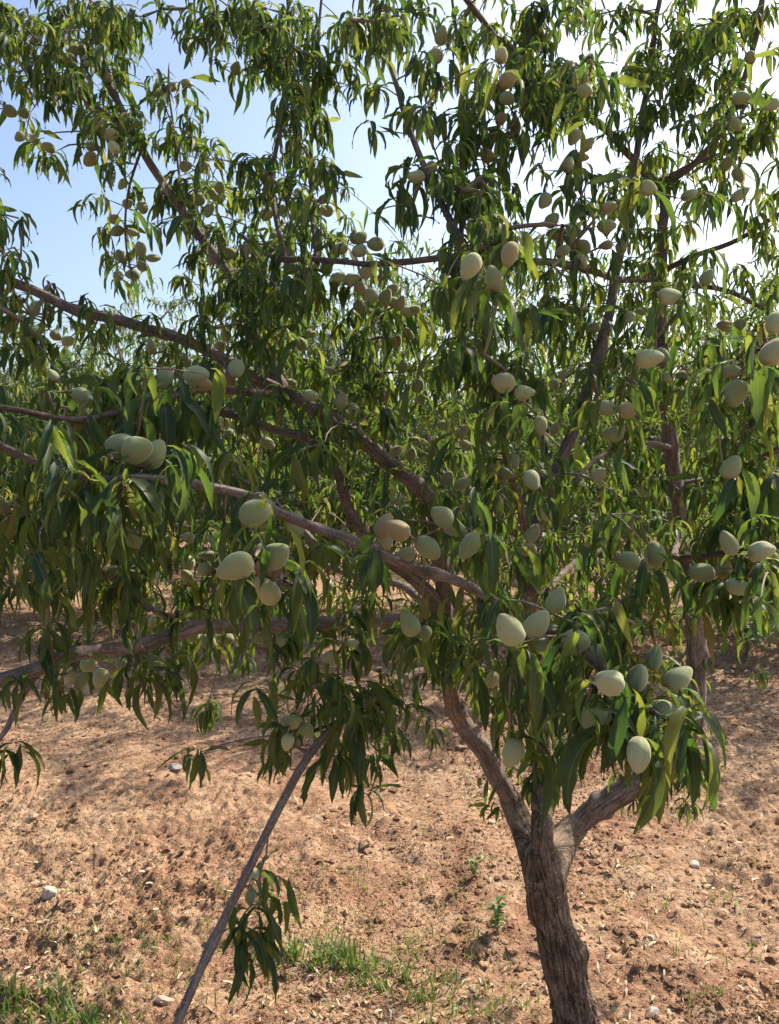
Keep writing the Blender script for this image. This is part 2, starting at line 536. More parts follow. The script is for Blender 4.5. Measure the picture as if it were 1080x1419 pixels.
def ground_pts(pxs, pys):
    P = np.array([on_ground(a, b) for a, b in zip(pxs, pys)])
    P[:, 2] = ground_height(P[:, 0], P[:, 1]) - 0.004
    return P

def build_grass():
    parts = []
    def patch(x0, x1, y0, y1, tufts, per, h0, h1, w=0.0016, spread=0.02):
        pts = []
        for _ in range(tufts):
            c = ground_pts([random.uniform(x0, x1)], [random.uniform(y0, y1)])[0]
            q = c + np.column_stack([rng.normal(0, spread, per), rng.normal(0, spread, per), np.zeros(per)])
            pts.append(q)
        pts = np.concatenate(pts)
        pts[:, 2] = ground_height(pts[:, 0], pts[:, 1]) - 0.004
        parts.append(blades(pts, h0, h1, w, 0.8))
    patch(-60, 150, 1385, 1500, 50, 14, 0.015, 0.075, 0.0034, 0.022)
    patch(-60, 80, 1365, 1440, 22, 13, 0.015, 0.075, 0.0034, 0.022)
    patch(140, 180, 1420, 1480, 8, 16, 0.02, 0.06)
    patch(400, 500, 1300, 1350, 22, 11, 0.02, 0.085, 0.0028, 0.012)
    patch(480, 620, 1340, 1395, 20, 10, 0.015, 0.065, 0.0026, 0.012)
    patch(430, 600, 1300, 1390, 20, 10, 0.01, 0.035)
    patch(280, 420, 1215, 1260, 12, 9, 0.01, 0.045)
    patch(60, 240, 1270, 1330, 34, 9, 0.006, 0.028)
    patch(440, 500, 1215, 1225, 4, 10, 0.01, 0.04)
    patch(960, 1020, 1385, 1410, 5, 9, 0.01, 0.035)
    patch(560, 700, 1385, 1450, 14, 9, 0.006, 0.03)
    patch(820, 860, 1240, 1260, 4, 8, 0.01, 0.03)
    for (x0, x1, y0, y1, n_) in ((0, 380, 1225, 1400, 70), (380, 720, 1200, 1410, 90), (100, 420, 1280, 1420, 50), (850, 1080, 1180, 1410, 22), (560, 740, 1360, 1440, 30)):
        patch(x0, x1, y0, y1, n_, 5, 0.008, 0.05, 0.0018, 0.012)
    V, Fq, rn, off = [], [], [], 0
    for v, f, r in parts:
        V.append(v); Fq.append(f + off); rn.append(r); off += len(v)
    o = link('grass', mesh_np('grass', np.concatenate(V), np.concatenate(Fq), rnd=np.concatenate(rn)), M_GRASS, kind='stuff')
    tag(o, 'sparse green grass sprouting from the soil', 'grass')
build_grass()

# ------------------------------------------------------------------ leaves
def leaf_template(n, p0, p1, length=0.092, width=0.0105, fold=0.5, twist=0.0, side=0.0, strip=False, wave=0.0, ph=0.0):
    """narrow almond leaf growing along +X and bending down; base at the origin"""
    s = np.linspace(0, 1, n)
    pitch = np.radians(p0 + (p1 - p0) * s ** 0.55)
    yaw = side * s ** 1.5
    step = length / (n - 1)
    dx = np.cos(pitch) * np.cos(yaw); dy = np.cos(pitch) * np.sin(yaw); dz = np.sin(pitch)
    P = np.zeros((n, 3))
    P[1:] = np.cumsum(np.stack([dx, dy, dz], 1)[:-1] * step, 0)
    prof = np.clip((s - 0.10) / 0.9, 0, 1)
    w = width * np.clip(np.sin(np.pi * prof ** 0.72) ** 0.85, 0, 1)
    w = np.maximum(w, np.where(s < 0.2, 0.0009, 0.0004))
    V, UV = [], []
    for i in range(n):
        t = np.array([dx[i], dy[i], dz[i]])
        sidev = np.array([-math.sin(yaw[i]), math.cos(yaw[i]), 0])
        up = np.cross(t, sidev)
        a = twist * s[i]
        sv = sidev * math.cos(a) + up * math.sin(a)
        uv_ = -sidev * math.sin(a) + up * math.cos(a)
        f = fold * (1 - 0.3 * s[i])
        for b in ((-1, 1) if strip else (-1, 0, 1)):
            wob = wave * width * math.sin(s[i] * 17 + ph + b) if b else 0
            V.append(P[i] + sv * b * w[i] * math.cos(f) + uv_ * (abs(b) * w[i] * math.sin(f) + wob))
            UV.append((0.5 + 0.5 * b, s[i]))
    k = 2 if strip else 3
    Fq = []
    for i in range(n - 1):
        for j in range(k - 1):
            Fq.append((i * k + j, (i + 1) * k + j, (i + 1) * k + j + 1, i * k + j + 1))
    return np.array(V), np.array(Fq), np.array(UV)

def make_templates(n, strip, count, seed):
    r = np.random.default_rng(seed)
    out = []
    for i in range(count):
        p0 = r.uniform(-60, 40)
        p1 = r.uniform(-128, -82)
        if i % 12 == 11:
            p0, p1 = r.uniform(-10, 35), r.uniform(-55, -15)      # a few leaves stand out
        out.append(leaf_template(n, p0, p1, 0.092, r.uniform(0.0078, 0.0110), r.uniform(0.25, 1.0), r.normal(0, 0.8), r.normal(0, 0.4), strip,
                                 r.uniform(0.0, 0.30), r.uniform(0, 6)))
    return out

T_NEAR = make_templates(8, False, 36, 5)
T_FAR = make_templates(5, True, 12, 6)

def leaf_mesh_from(specs, templates, name):
    """specs: (n,7) x y z yaw scale roll template -> one mesh of real leaves"""
    Vs, Fs, UVs, Rs, off = [], [], [], [], 0
    ti = specs[:, 6].astype(int)
    for k, (v, f, uv) in enumerate(templates):
        s = specs[ti == k]
        if not len(s):
            continue
        n = len(s)
        c, sn = np.cos(s[:, 3])[:, None], np.sin(s[:, 3])[:, None]
        cr, sr = np.cos(s[:, 5])[:, None], np.sin(s[:, 5])[:, None]
        q = v[None] * s[:, 4][:, None, None]
        y1 = q[:, :, 1] * cr - q[:, :, 2] * sr
        z1 = q[:, :, 1] * sr + q[:, :, 2] * cr
        X = q[:, :, 0] * c - y1 * sn + s[:, 0:1]
        Y = q[:, :, 0] * sn + y1 * c + s[:, 1:2]
        Z = z1 + s[:, 2:3]
        Vs.append(np.stack([X, Y, Z], 2).reshape(-1, 3))
        Fs.append((f[None] + (np.arange(n) * len(v))[:, None, None]).reshape(-1, 4) + off)
        UVs.append(np.tile(uv, (n, 1)))
        Rs.append(np.repeat(rng.random(n), len(v)))
        off += n * len(v)
    return mesh_np(name, np.concatenate(Vs), np.concatenate(Fs), np.concatenate(UVs), np.concatenate(Rs))

# ------------------------------------------------------------------ branches
def smooth_path(P, rad, step):
    """Catmull-Rom through P; returns points about `step` apart and radii"""
    P = np.asarray(P, float)
    n = len(P)
    ext = np.vstack([2 * P[0] - P[1], P, 2 * P[-1] - P[-2]])
    out, ro = [], []
    for i in range(n - 1):
        p0, p1, p2, p3 = ext[i:i + 4]
        m = max(2, int(np.linalg.norm(p2 - p1) / step))
        for t in np.arange(m) / m:
            out.append(0.5 * ((2 * p1) + (p2 - p0) * t + (2 * p0 - 5 * p1 + 4 * p2 - p3) * t ** 2 + (3 * p1 - p0 - 3 * p2 + p3) * t ** 3))
            ro.append(rad[i] * (1 - t) + rad[i + 1] * t)
    out.append(P[-1]); ro.append(rad[-1])
    return np.array(out), np.array(ro)

def tube(P, rad, sides, bump=0.0, seed=0, closed_end=True):
    n = len(P)
    T = np.gradient(P, axis=0)
    T /= np.linalg.norm(T, axis=1)[:, None] + 1e-9
    ref = np.array([0.3, 0.9, 0.1]) if abs(T[0][1]) < 0.8 else np.array([1.0, 0, 0])
    N = np.zeros_like(P)
    a = ref - T[0] * (ref @ T[0]); N[0] = a / np.linalg.norm(a)
    for i in range(1, n):
        a = N[i - 1] - T[i] * (N[i - 1] @ T[i])
        N[i] = a / (np.linalg.norm(a) + 1e-9)
    B = np.cross(T, N)
    ang = np.arange(sides) / sides * 2 * math.pi
    L = np.concatenate([[0], np.cumsum(np.linalg.norm(np.diff(P, axis=0), axis=1))])
    A, LL = np.meshgrid(ang, L)
    rr = rad[:, None] * np.ones_like(A)
    if bump:
        ca, sa = np.cos(A), np.sin(A)
        per = fbm(ca * 2.2 + 3 * seed + LL * 9, sa * 2.2 + LL * 7, seed, 3) * 0.9 + 0.5 * fbm(ca * 7 + seed, sa * 7 + LL * 16, seed + 9, 2)
        rr = rr * (1 + bump * per)
    V = P[:, None] + rr[..., None] * (np.cos(A)[..., None] * N[:, None] + np.sin(A)[..., None] * B[:, None])
    V = V.reshape(-1, 3)
    UV = np.stack([(A / (2 * math.pi)).ravel(), LL.ravel()], 1)
    i = np.arange(n * sides).reshape(n, sides)
    j = np.roll(i, -1, axis=1)
    Fq = np.stack([i[:-1].ravel(), j[:-1].ravel(), j[1:].ravel(), i[1:].ravel()], 1)
    if closed_end:
        V[-sides:] = P[-1] + (V[-sides:] - P[-1]) * 0.25
    return V, Fq, UV

def tube_obj(name, P, rad, sides, mat, parent, bump=0.0, seed=0):
    V, Fq, UV = tube(P, rad, sides, bump, seed)
    return link(name, mesh_np(name, V, Fq, UV), mat, parent)

class Growth:
    """grows twigs from the limbs to every given target (nearest first), pipe-model thickness"""
    def __init__(self):
        self.P, self.par, self.n = [], [], 0
        self.load = []
    def add(self, p, parent):
        self.P.append(np.asarray(p)); self.par.append(parent); self.load.append(0.0)
        return len(self.P) - 1
    def grow(self, targets, lift=0.12, step=0.03, penal=None):
        base = np.array(self.P)
        tg = np.asarray(targets)
        best = np.full(len(tg), 1e9); bi = np.zeros(len(tg), int)
        for k in range(0, len(base), 400):
            d = np.linalg.norm(tg[:, None] - base[None, k:k + 400], axis=2)
            m = d.min(1); a = d.argmin(1) + k
            u = m < best
            best[u] = m[u]; bi[u] = a[u]
        self.n_limb = len(base)
        ends = np.full(len(tg), -1)
        todo = np.ones(len(tg), bool)
        self.chains = []
        for _ in range(len(tg)):
            k = int(np.where(todo, best, 1e9).argmin())
            todo[k] = False
            a = bi[k]; p0 = self.P[a]; p1 = tg[k]
            dist = np.linalg.norm(p1 - p0)
            m = max(1, int(dist / step))
            bow = rng.normal(0, 0.10, 3) * dist + np.array([0, 0, lift * dist])
            prev = a; newi = []
            for q in range(1, m + 1):
                t = q / m
                p = p0 * (1 - t) + p1 * t + bow * 4 * t * (1 - t) * 0.5
                prev = self.add(p, prev)
                newi.append(prev)
            ends[k] = prev
            self.chains.append([a] + newi)
            NP = np.array([self.P[i] for i in newi])
            d = np.linalg.norm(tg[:, None] - NP[None], axis=2)
            mm = d.min(1); aa = np.array(newi)[d.argmin(1)]
            u = todo & (mm < best)
            best[u] = mm[u]; bi[u] = aa[u]
        ld = np.zeros(len(self.P))
        ld[ends] += 1
        for i in range(len(self.P) - 1, self.n_limb - 1, -1):
            pp = self.par[i]
            if pp >= self.n_limb:
                ld[pp] += ld[i]
        self.ld = ld
        return ends
    def twig_mesh(self, name, sides=5, r0=0.0013, rmax=0.008):
        Vs, Fs, UVs, Rs, off = [], [], [], [], 0
        rad_all = np.minimum(r0 * np.maximum(self.ld, 1) ** 0.42, rmax)
        for ch in self.chains:
            P = np.array([self.P[i] for i in ch])
            rad = rad_all[ch]; rad[0] = rad[1]
            V, Fq, UV = tube(P, rad, sides)
            Vs.append(V); Fs.append(Fq + off); UVs.append(UV); Rs.append(np.full(len(V), rng.random())); off += len(V)
        return mesh_np(name, np.concatenate(Vs), np.concatenate(Fs), np.concatenate(UVs), np.concatenate(Rs))

def rosettes(points, per_lo, per_hi, smin, smax, ntemp, jitter=0.012):
    """bunches of drooping leaves at the given points -> leaf specs"""
    out = []
    for p in points:
        k = rng.integers(per_lo, per_hi + 1)
        y0 = rng.random() * 6.283
        for j in range(k):
            out.append((p[0] + rng.normal(0, jitter), p[1] + rng.normal(0, jitter), p[2] + rng.normal(0, jitter),
                        y0 + j * 2.4 + rng.normal(0, 0.4), rng.uniform(smin, smax), rng.normal(0, 0.25), rng.integers(0, ntemp)))
    return np.array(out)

def almond_mesh(seed, nu=20, nv=16):
    """green almond hull: flattened lopsided egg, blunt stalk end with a small cap, pointed curved tip, a seam down one side. Stalk end at origin, tip at +Z, 1 long"""
    r = np.random.default_rng(seed)
    V, UV = [], []
    fat = r.uniform(0.345, 0.435); flat = r.uniform(0.74, 0.92); hook = r.uniform(-0.10, 0.10); point = r.uniform(0.2, 0.55); shoulder = r.uniform(0.18, 0.42)
    belly = r.uniform(0.0, 0.12); ph = r.uniform(0, 6)
    for i in range(nv + 1):
        t = i / nv
        z = 0.5 - 0.5 * math.cos(math.pi * t)
        prof = fat * math.sqrt(max(0, 1 - (2 * z - 1) ** 2)) * (1.08 + shoulder * 0.25 - shoulder * z)
        zz = z
        if z > 0.84:
            zz = z + (z - 0.84) * point
        for j in range(nu):
            a = 2 * math.pi * j / nu
            da = min(a, 2 * math.pi - a)
            seam = 1 - 0.11 * math.exp(-(da / 0.20) ** 2) + 0.05 * math.exp(-((da - 0.5) / 0.25) ** 2)
            lump = 1 + belly * math.cos(a - ph) * math.sin(math.pi * z) + 0.025 * math.sin(3 * a + ph + 5 * z)
            V.append((prof * seam * lump * math.cos(a) + hook * z * z, prof * flat * lump * math.sin(a), zz))
            UV.append((j / nu, t))
    Fq = []
    for i in range(nv):
        for j in range(nu):
            Fq.append((i * nu + j, i * nu + (j + 1) % nu, (i + 1) * nu + (j + 1) % nu, (i + 1) * nu + j))
    return mesh_np('almond', np.array(V), np.array(Fq), np.array(UV))

ALMONDS = [almond_mesh(s) for s in range(12)]
for m in ALMONDS:
    m.materials.append(M_FRUIT)

def place_fruit(stalk, axis, length, parent, roll, mesh=None):
    o = link('almond_fruit', mesh or ALMONDS[rng.integers(0, len(ALMONDS))], None, parent)
    q = Vector(axis).to_track_quat('Z', 'Y') @ Euler((0, 0, roll)).to_quaternion()
    w = length * rng.uniform(0.95, 1.08)
    o.matrix_local = Matrix.LocRotScale(Vector(stalk) - parent.location, q, Vector((w, w, length)))
    return o

# ------------------------------------------------------------------ the almond tree in front
base_pt = on_ground(806, 1448)
base_pt[2] = ground_height(base_pt[0:1], base_pt[1:2])[0]
tree = link('almond_tree', None)
tree.location = base_pt
tag(tree, 'fruit-laden almond tree with low forked brown trunk and drooping green leaves over sunlit soil', 'tree')
OFF = base_pt

def local(P):
    return np.asarray(P) - OFF

TD = base_pt[1]                                             # depth of the trunk
LIMBS = {}
LIMBS['left_scaffold'] = ([(751, 1270, TD), (742, 1200, TD), (714, 1122, 1.88), (680, 1060, 1.86), (640, 990, 1.83), (617, 925, 1.80), (614, 850, 1.76), (606, 760, 1.72), (592, 692, 1.68), (540, 640, 1.64),
                           (470, 590, 1.62), (385, 545, 1.62), (300, 498, 1.62), (240, 467, 1.6), (120, 433, 1.56), (0, 388, 1.52), (-120, 350, 1.48)], .0335, .0085)
LIMBS['left_second'] = ([(614, 850, 1.76), (580, 805, 1.70), (540, 775, 1.64), (492, 722, 1.60), (464, 645, 1.58), (430, 607, 1.58), (370, 590, 1.56), (300, 572, 1.52)], .020, .008)
LIMBS['upper_left'] = ([(395, 550, 1.63), (350, 460, 1.68), (305, 368, 1.74), (245, 285, 1.80), (195, 205, 1.84), (150, 110, 1.9), (125, 20, 1.95), (100, -90, 2.0)], .016, .007)
LIMBS['top_left'] = ([(200, 213, 1.84), (140, 150, 1.85), (70, 90, 1.86), (0, 40, 1.86), (-60, -30, 1.86)], .009, .005)
LIMBS['hanging_left'] = ([(196, 207, 1.84), (180, 262, 1.84), (172, 330, 1.84), (182, 395, 1.84)], .004, .0025)
LIMBS['centre_scaffold'] = ([(754, 1235, TD), (751, 1150, TD), (750, 1060, 1.84), (749, 950, 1.76), (741, 850, 1.70), (736, 760, 1.68), (760, 680, 1.68), (790, 610, 1.70), (825, 500, 1.74), (847, 420, 1.78), (862, 330, 1.82), (885, 215, 1.9),
                             (905, 90, 1.98), (920, -60, 2.05)], .024, .006)
LIMBS['centre_shoot'] = ([(738, 770, 1.68), (708, 660, 1.56), (684, 565, 1.48), (672, 440, 1.44), (665, 350, 1.38)], .010, .005)
LIMBS['near_left_branch'] = ([(748, 925, 1.74), (725, 868, 1.45), (690, 835, 1.24), (590, 790, 1.14), (480, 745, 1.06), (400, 715, 1.01), (330, 690, 0.98), (200, 668, 0.95), (110, 668, .93), (50, 640, 0.92), (-30, 595, .90)], .0120, .0045)
LIMBS['near_right_branch'] = ([(749, 948, 1.76), (735, 890, 1.46), (745, 868, 1.22), (790, 885, 1.07), (850, 945, 0.98), (900, 985, 0.94), (925, 1000, 0.93)], .010, .0035)
LIMBS['right_scaffold'] = ([(757, 1280, TD), (763, 1212, TD), (792, 1150, 1.9), (850, 1105, 1.89), (920, 1056, 1.88), (955, 1000, 1.88), (965, 930, 1.90), (960, 850, 1.92), (948, 750, 1.94), (930, 620, 1.96), (915, 470, 1.98),
                            (915, 370, 2.0), (918, 255, 2.02)], .037, .011)
LIMBS['right_top_left'] = ([(917, 262, 2.02), (865, 210, 1.92), (800, 150, 1.76), (740, 95, 1.66), (690, 52, 1.6), (620, -40, 1.55)], .0115, .006)
LIMBS['right_top_right'] = ([(918, 258, 2.02), (970, 220, 1.96), (1005, 175, 1.9), (1030, 110, 1.88), (1055, 30, 1.86), (1070, -80, 1.86)], .011, .006)
LIMBS['right_top_out'] = ([(918, 252, 2.02), (965, 225, 2.0), (1020, 205, 1.9), (1100, 160, 1.82), (1180, 100, 1.78)], .009, .005)
LIMBS['right_out_high'] = ([(915, 378, 2.0), (960, 355, 1.95), (1020, 335, 1.88), (1080, 297, 1.82), (1180, 240, 1.75)], .009, .005)
LIMBS['right_out_low'] = ([(915, 400, 2.0), (960, 395, 1.9), (1010, 405, 1.8), (1080, 436, 1.7), (1180, 480, 1.62)], .009, .005)
LIMBS['right_near'] = ([(946, 740, 1.94), (935, 765, 1.6), (975, 772, 1.38), (1030, 765, 1.25), (1110, 755, 1.15)], .010, .005)
LIMBS['right_mid'] = ([(938, 690, 1.95), (960, 672, 1.7), (1000, 662, 1.5), (1055, 630, 1.38), (1140, 590, 1.3)], .011, .006)
LIMBS['right_inner'] = ([(930, 620, 1.96), (905, 615, 1.7), (870, 610, 1.5), (825, 640, 1.38), (800, 665, 1.34)], .008, .004)
LIMBS['cross_branch'] = ([(915, 385, 2.0), (870, 388, 1.86), (800, 370, 1.62), (735, 357, 1.46), (650, 353, 1.40), (560, 358, 1.42), (460, 365, 1.48), (390, 355, 1.55), (330, 328, 1.62)], .010, .005)
LIMBS['upper_centre'] = ([(650, 355, 1.40), (612, 282, 1.46), (585, 220, 1.5), (556, 145, 1.54), (528, 65, 1.6), (510, -40, 1.66)], .0085, .005)
LIMBS['tall_shoot'] = ([(640, 352, 1.40), (640, 250, 1.55), (643, 120, 1.66), (630, 0, 1.76), (625, -100, 1.8)], .006, .003)
LIMBS['column_shoot'] = ([(395, 358, 1.55), (378, 250, 1.66), (398, 130, 1.74), (395, 10, 1.8), (390, -110, 1.84)], .007, .004)
LIMBS['column_shoot_two'] = ([(440, 366, 1.5), (432, 260, 1.62), (430, 150, 1.72), (440, 40, 1.78), (450, -80, 1.8)], .006, .003)
LIMBS['slim_shoot'] = ([(258, 300, 1.79), (245, 220, 1.82), (236, 140, 1.84), (236, 88, 1.85)], .004, .002)
LIMBS['low_left_branch'] = ([(614, 880, 1.77), (580, 862, 1.72), (520, 860, 1.64), (400, 866, 1.5), (300, 868, 1.42), (230, 880, 1.36), (120, 905, 1.26), (0, 943, 1.17), (-120, 980, 1.1)], .0175, .013)
LIMBS['low_left_fork'] = ([(60, 922, 1.22), (30, 965, 1.18), (10, 1010, 1.15), (-30, 1060, 1.12)], .008, .004)
LIMBS['drooping_branch'] = ([(619, 930, 1.80), (580, 930, 1.66), (545, 952, 1.54), (490, 985, 1.45), (430, 1045, 1.37), (370, 1155, 1.27), (310, 1275, 1.18), (247, 1419, 1.08), (215, 1500, 1.03)], .0088, .0066)
LIMBS['droop_twig'] = ([(372, 1150, 1.27), (369, 1185, 1.25), (362, 1205, 1.23), (358, 1240, 1.22)], .0022, .0018)
LIMBS['mid_left_branch'] = ([(392, 548, 1.63), (330, 545, 1.42), (260, 545, 1.28), (190, 560, 1.18), (110, 580, 1.1), (20, 560, 1.04), (-60, 550, 1.0)], .009, .004)
LIMBS['low_right_branch'] = ([(680, 1062, 1.86), (690, 1020, 1.5), (705, 985, 1.2), (715, 1010, 1.06)], .006, .003)

LIMBS['back_left'] = ([(614, 850, 1.76), (560, 815, 2.0), (470, 790, 2.25), (350, 755, 2.45), (200, 720, 2.55), (60, 700, 2.6), (-60, 690, 2.6)], .014, .005)
LIMBS['back_left_high'] = ([(470, 790, 2.25), (400, 715, 2.4), (300, 640, 2.5), (180, 590, 2.55), (60, 560, 2.6)], .010, .004)
LIMBS['back_centre'] = ([(741, 850, 1.70), (700, 760, 2.0), (640, 650, 2.3), (590, 540, 2.45), (570, 430, 2.55)], .013, .004)
LIMBS['back_right'] = ([(741, 840, 1.70), (800, 780, 2.1), (890, 740, 2.35), (1000, 700, 2.45), (1120, 680, 2.5)], .012, .004)
BACK = np.concatenate([smooth_path(np.array([at(*p) for p in LIMBS[k][0]])[1:], np.zeros(len(LIMBS[k][0]) - 1), 0.03)[0] for k in ('back_left', 'back_left_high', 'back_centre', 'back_right')])
G = Growth()
node_px = []
for nm, (pts, r0, r1) in LIMBS.items():
    W = np.array([at(*p) for p in pts])
    n = len(W)
    if 'scaffold' not in nm and nm != 'drooping_branch':
        r0, r1 = r0 * 0.86, r1 * 0.86
    t = np.linspace(0, 1, n)
    rad = r0 + (r1 - r0) * t ** (1.25 if nm == 'right_scaffold' else (0.62 if nm == 'left_scaffold' else 0.8))
    P, rr = smooth_path(W, rad, 0.007 if r0 > 0.012 else (0.012 if r0 > 0.008 else 0.02))
    # small natural wander of the limb
    wob = np.stack([fbm(np.arange(len(P)) * (0.09 if r0 <= .012 else .05) + 7 * k, np.full(len(P), r0 * 900 + 13.0 * len(nm)), 31 + k, 2) for k in range(3)], 1)
    P = P + wob * (0.004 if nm in ('drooping_branch', 'droop_twig') else 0.014) * np.minimum(np.arange(len(P)) / 12.0, 1)[:, None]
    if r0 > 0.008:
        kn = (rng.random(len(P)) < 0.05) * rng.uniform(0.3, 1.6, len(P))   # swollen nodes and old spur scars
        rr = rr * (1 + 0.22 * np.convolve(kn, [0.35, 0.8, 1, 0.6, 0.2], 'same'))
    if nm in ('left_scaffold', 'right_scaffold', 'centre_scaffold'):
        k0 = int(np.argmax(project(P)[:, 1] < 1168))
        P, rr = P[k0:], rr[k0:] * 0.97
        al = np.concatenate([[0], np.cumsum(np.linalg.norm(np.diff(P, axis=0), axis=1))])
        rr = rr * (0.55 + 0.45 * np.clip(al / 0.20, 0, 1) ** 0.6)
    tube_obj('branch', local(P), rr, 28 if r0 > 0.012 else (14 if r0 > 0.008 else 8), M_YOUNG if nm in ('drooping_branch', 'near_left_branch', 'low_left_branch', 'low_left_fork', 'droop_twig') else M_LIMB, tree, 0.16 if r0 > 0.008 else 0.04, len(nm) + int(r0 * 1e4))
    for p in P[::(3 if r0 > .012 else 2)]:
        G.add(p, -1)

# trunk: flared foot, long furrows, a knob, three limbs leaving the crotch
TR = [(749, 1160, .006), (749, 1166, .026), (749, 1176, .045), (752, 1198, .0535), (765, 1268, .0505), (772, 1300, .056), (777, 1318, .0595), (786, 1365, .056), (798, 1419, .061), (806, 1448, .072), (808, 1470, .095)]
W = np.array([at(a, b, TD) for a, b, _ in TR])
P, rr = smooth_path(W[::-1], [r for *_, r in TR][::-1], 0.006)
def fused_trunk():
    Vs, Fs, off = [], [], 0
    def add_tube(Q, q):
        nonlocal off
        V, Fq, _ = tube(Q, q, 40)
        n = len(V)
        V = np.vstack([V, Q[0], Q[-1]])
        cap0 = np.array([(i, n, n, (i + 1) % 40) for i in range(40)])
        cap1 = np.array([(n - 40 + i, n - 40 + (i + 1) % 40, n + 1, n + 1) for i in range(40)])
        Vs.append(V)
        Fs.append(np.vstack([Fq]) + off)
        caps.extend([(off + i, off + (i + 1) % 40, off + n) for i in range(40)])
        caps.extend([(off + n - 40 + i, off + n + 1, off + n - 40 + (i + 1) % 40) for i in range(40)])
        off += len(V)
    caps = []
    add_tube(P, rr * 0.84)
    for nm, r_in, r_out in (('left_scaffold', .033, .0300), ('right_scaffold', .038, .0355), ('centre_scaffold', .026, .020)):
        Q, q = smooth_path(np.array([at(*p) for p in LIMBS[nm][0]])[:4], [r_in, r_in, (r_in + r_out) / 2, r_out], 0.008)
        keep = int(len(Q) * 0.80)
        Q, q = Q[:keep], q[:keep]
        q = q * (1 - 0.35 * np.clip((np.arange(keep) - keep + 7) / 7, 0, 1) ** 2)
        add_tube(Q, q)
    polys = [tuple(f) for F_ in Fs for f in F_.tolist()] + caps
    me = bpy.data.meshes.new('trunk_raw')
    me.from_pydata(np.concatenate(Vs).tolist(), [], polys)
    o = bpy.data.objects.new('trunk_raw', me)
    col.objects.link(o)
    m = o.modifiers.new('r', 'REMESH'); m.mode = 'VOXEL'; m.voxel_size = 0.0034
    m2 = o.modifiers.new('s', 'SMOOTH'); m2.factor = 0.5; m2.iterations = 10
    dg = bpy.context.evaluated_depsgraph_get()
    e = o.evaluated_get(dg).to_mesh()
    V = np.zeros(len(e.vertices) * 3, np.float32); e.vertices.foreach_get('co', V)
    N = np.zeros(len(e.vertices) * 3, np.float32); e.vertices.foreach_get('normal', N)
    Fq = np.array([tuple(p.vertices) if len(p.vertices) == 4 else tuple(p.vertices) + (p.vertices[-1],) for p in e.polygons])
    bpy.data.objects.remove(o)
    return V.reshape(-1, 3).astype(float), N.reshape(-1, 3).astype(float), Fq
V, N, Fq = fused_trunk()
axis_i = np.abs(V[:, 2:3] - P[None, :, 2]).argmin(1)
rel = V - P[axis_i]
ang = np.arctan2(rel[:, 1], rel[:, 0])
ca, sa = np.cos(ang), np.sin(ang)
h = V[:, 2]
fur = 0.5 * fbm(ca * 3.0 + 5, sa * 3.0 + h * 2.2, 50, 3) - 0.6 * np.exp(-(fbm(ca * 4.0 + h * 1.5, sa * 4.0 + h * 2.5, 55, 3) / 0.05) ** 2) + 0.30 * fbm(ca * 14 + h * 30, sa * 14 + h * 34, 57, 3) + 0.22 * fbm(V[:, 0] * 160 + h * 90, V[:, 1] * 160 + h * 120, 58, 3)
low = np.clip(1.35 - h / 0.30, 0.25, 1.2)
plates = np.where(fbm(ca * 4 + h * 9, sa * 4 - h * 13, 66, 3) > 0.03, 0.004, -0.002) * low
V = V + N * (0.007 * fur * (0.35 + 0.65 * low) + plates)[:, None]
knob = at(806, 1318, TD)
dk = np.linalg.norm(V - knob, axis=1)
V = V + N * (0.014 * np.exp(-(dk / 0.030) ** 2))[:, None]
UV = np.stack([ang / (2 * math.pi) + 0.5, h], 1)
trunk = link('trunk', mesh_np('trunk', local(V), Fq, UV), M_TRUNK, tree)

# fruits seen in the photograph: pixel and apparent length in pixels
def reg(ox, oy, sc_, pts, size):
    return [(ox + p[0] / sc_, oy + p[1] / sc_, p[2] if len(p) > 2 else size, p[3] if len(p) > 3 else None) for p in pts]
FR = []
FR += reg(0, 30, 2, [(195, 108), (240, 110), (100, 55), (28, 250), (95, 325), (135, 350), (255, 345), (318, 350, 27), (250, 380), (340, 450), (355, 505), (395, 515), (325, 580), (368, 585), (390, 630),
                     (395, 677), (335, 650), (330, 705), (515, 400), (570, 405), (480, 180), (550, 495), (610, 460), (580, 522), (785, 520), (740, 535), (835, 480), (900, 490), (685, 632),
                     (645, 690), (800, 645, 28), (640, 640), (590, 660), (295, 150), (655, 130), (760, 600)], 24)
FR += reg(0, 30, 2, [(942, 630), (1000, 600), (995, 635), (940, 710), (975, 715), (1015, 695), (1027, 760), (1000, 740)], 29)
FR += reg(540, 30, 2, [(310, 95, 34), (330, 160, 33), (325, 215), (530, 155, 33), (543, 190, 33), (75, 430, 31), (717, 460, 36), (830, 480, 34), (610, 512, 34), (600, 620), (480, 635, 33), (530, 665),
                       (225, 680, 44), (335, 645, 42), (290, 715, 42), (775, 760, 38), (880, 710, 34), (310, 270), (170, 570), (975, 210), (960, 285), (1060, 230), (965, 425), (970, 480), (600, 565),
                       (125, 95), (145, 40), (430, 495), (270, 370), (495, 395), (510, 320), (30, 780), (450, 550), (1000, 100)], 28)
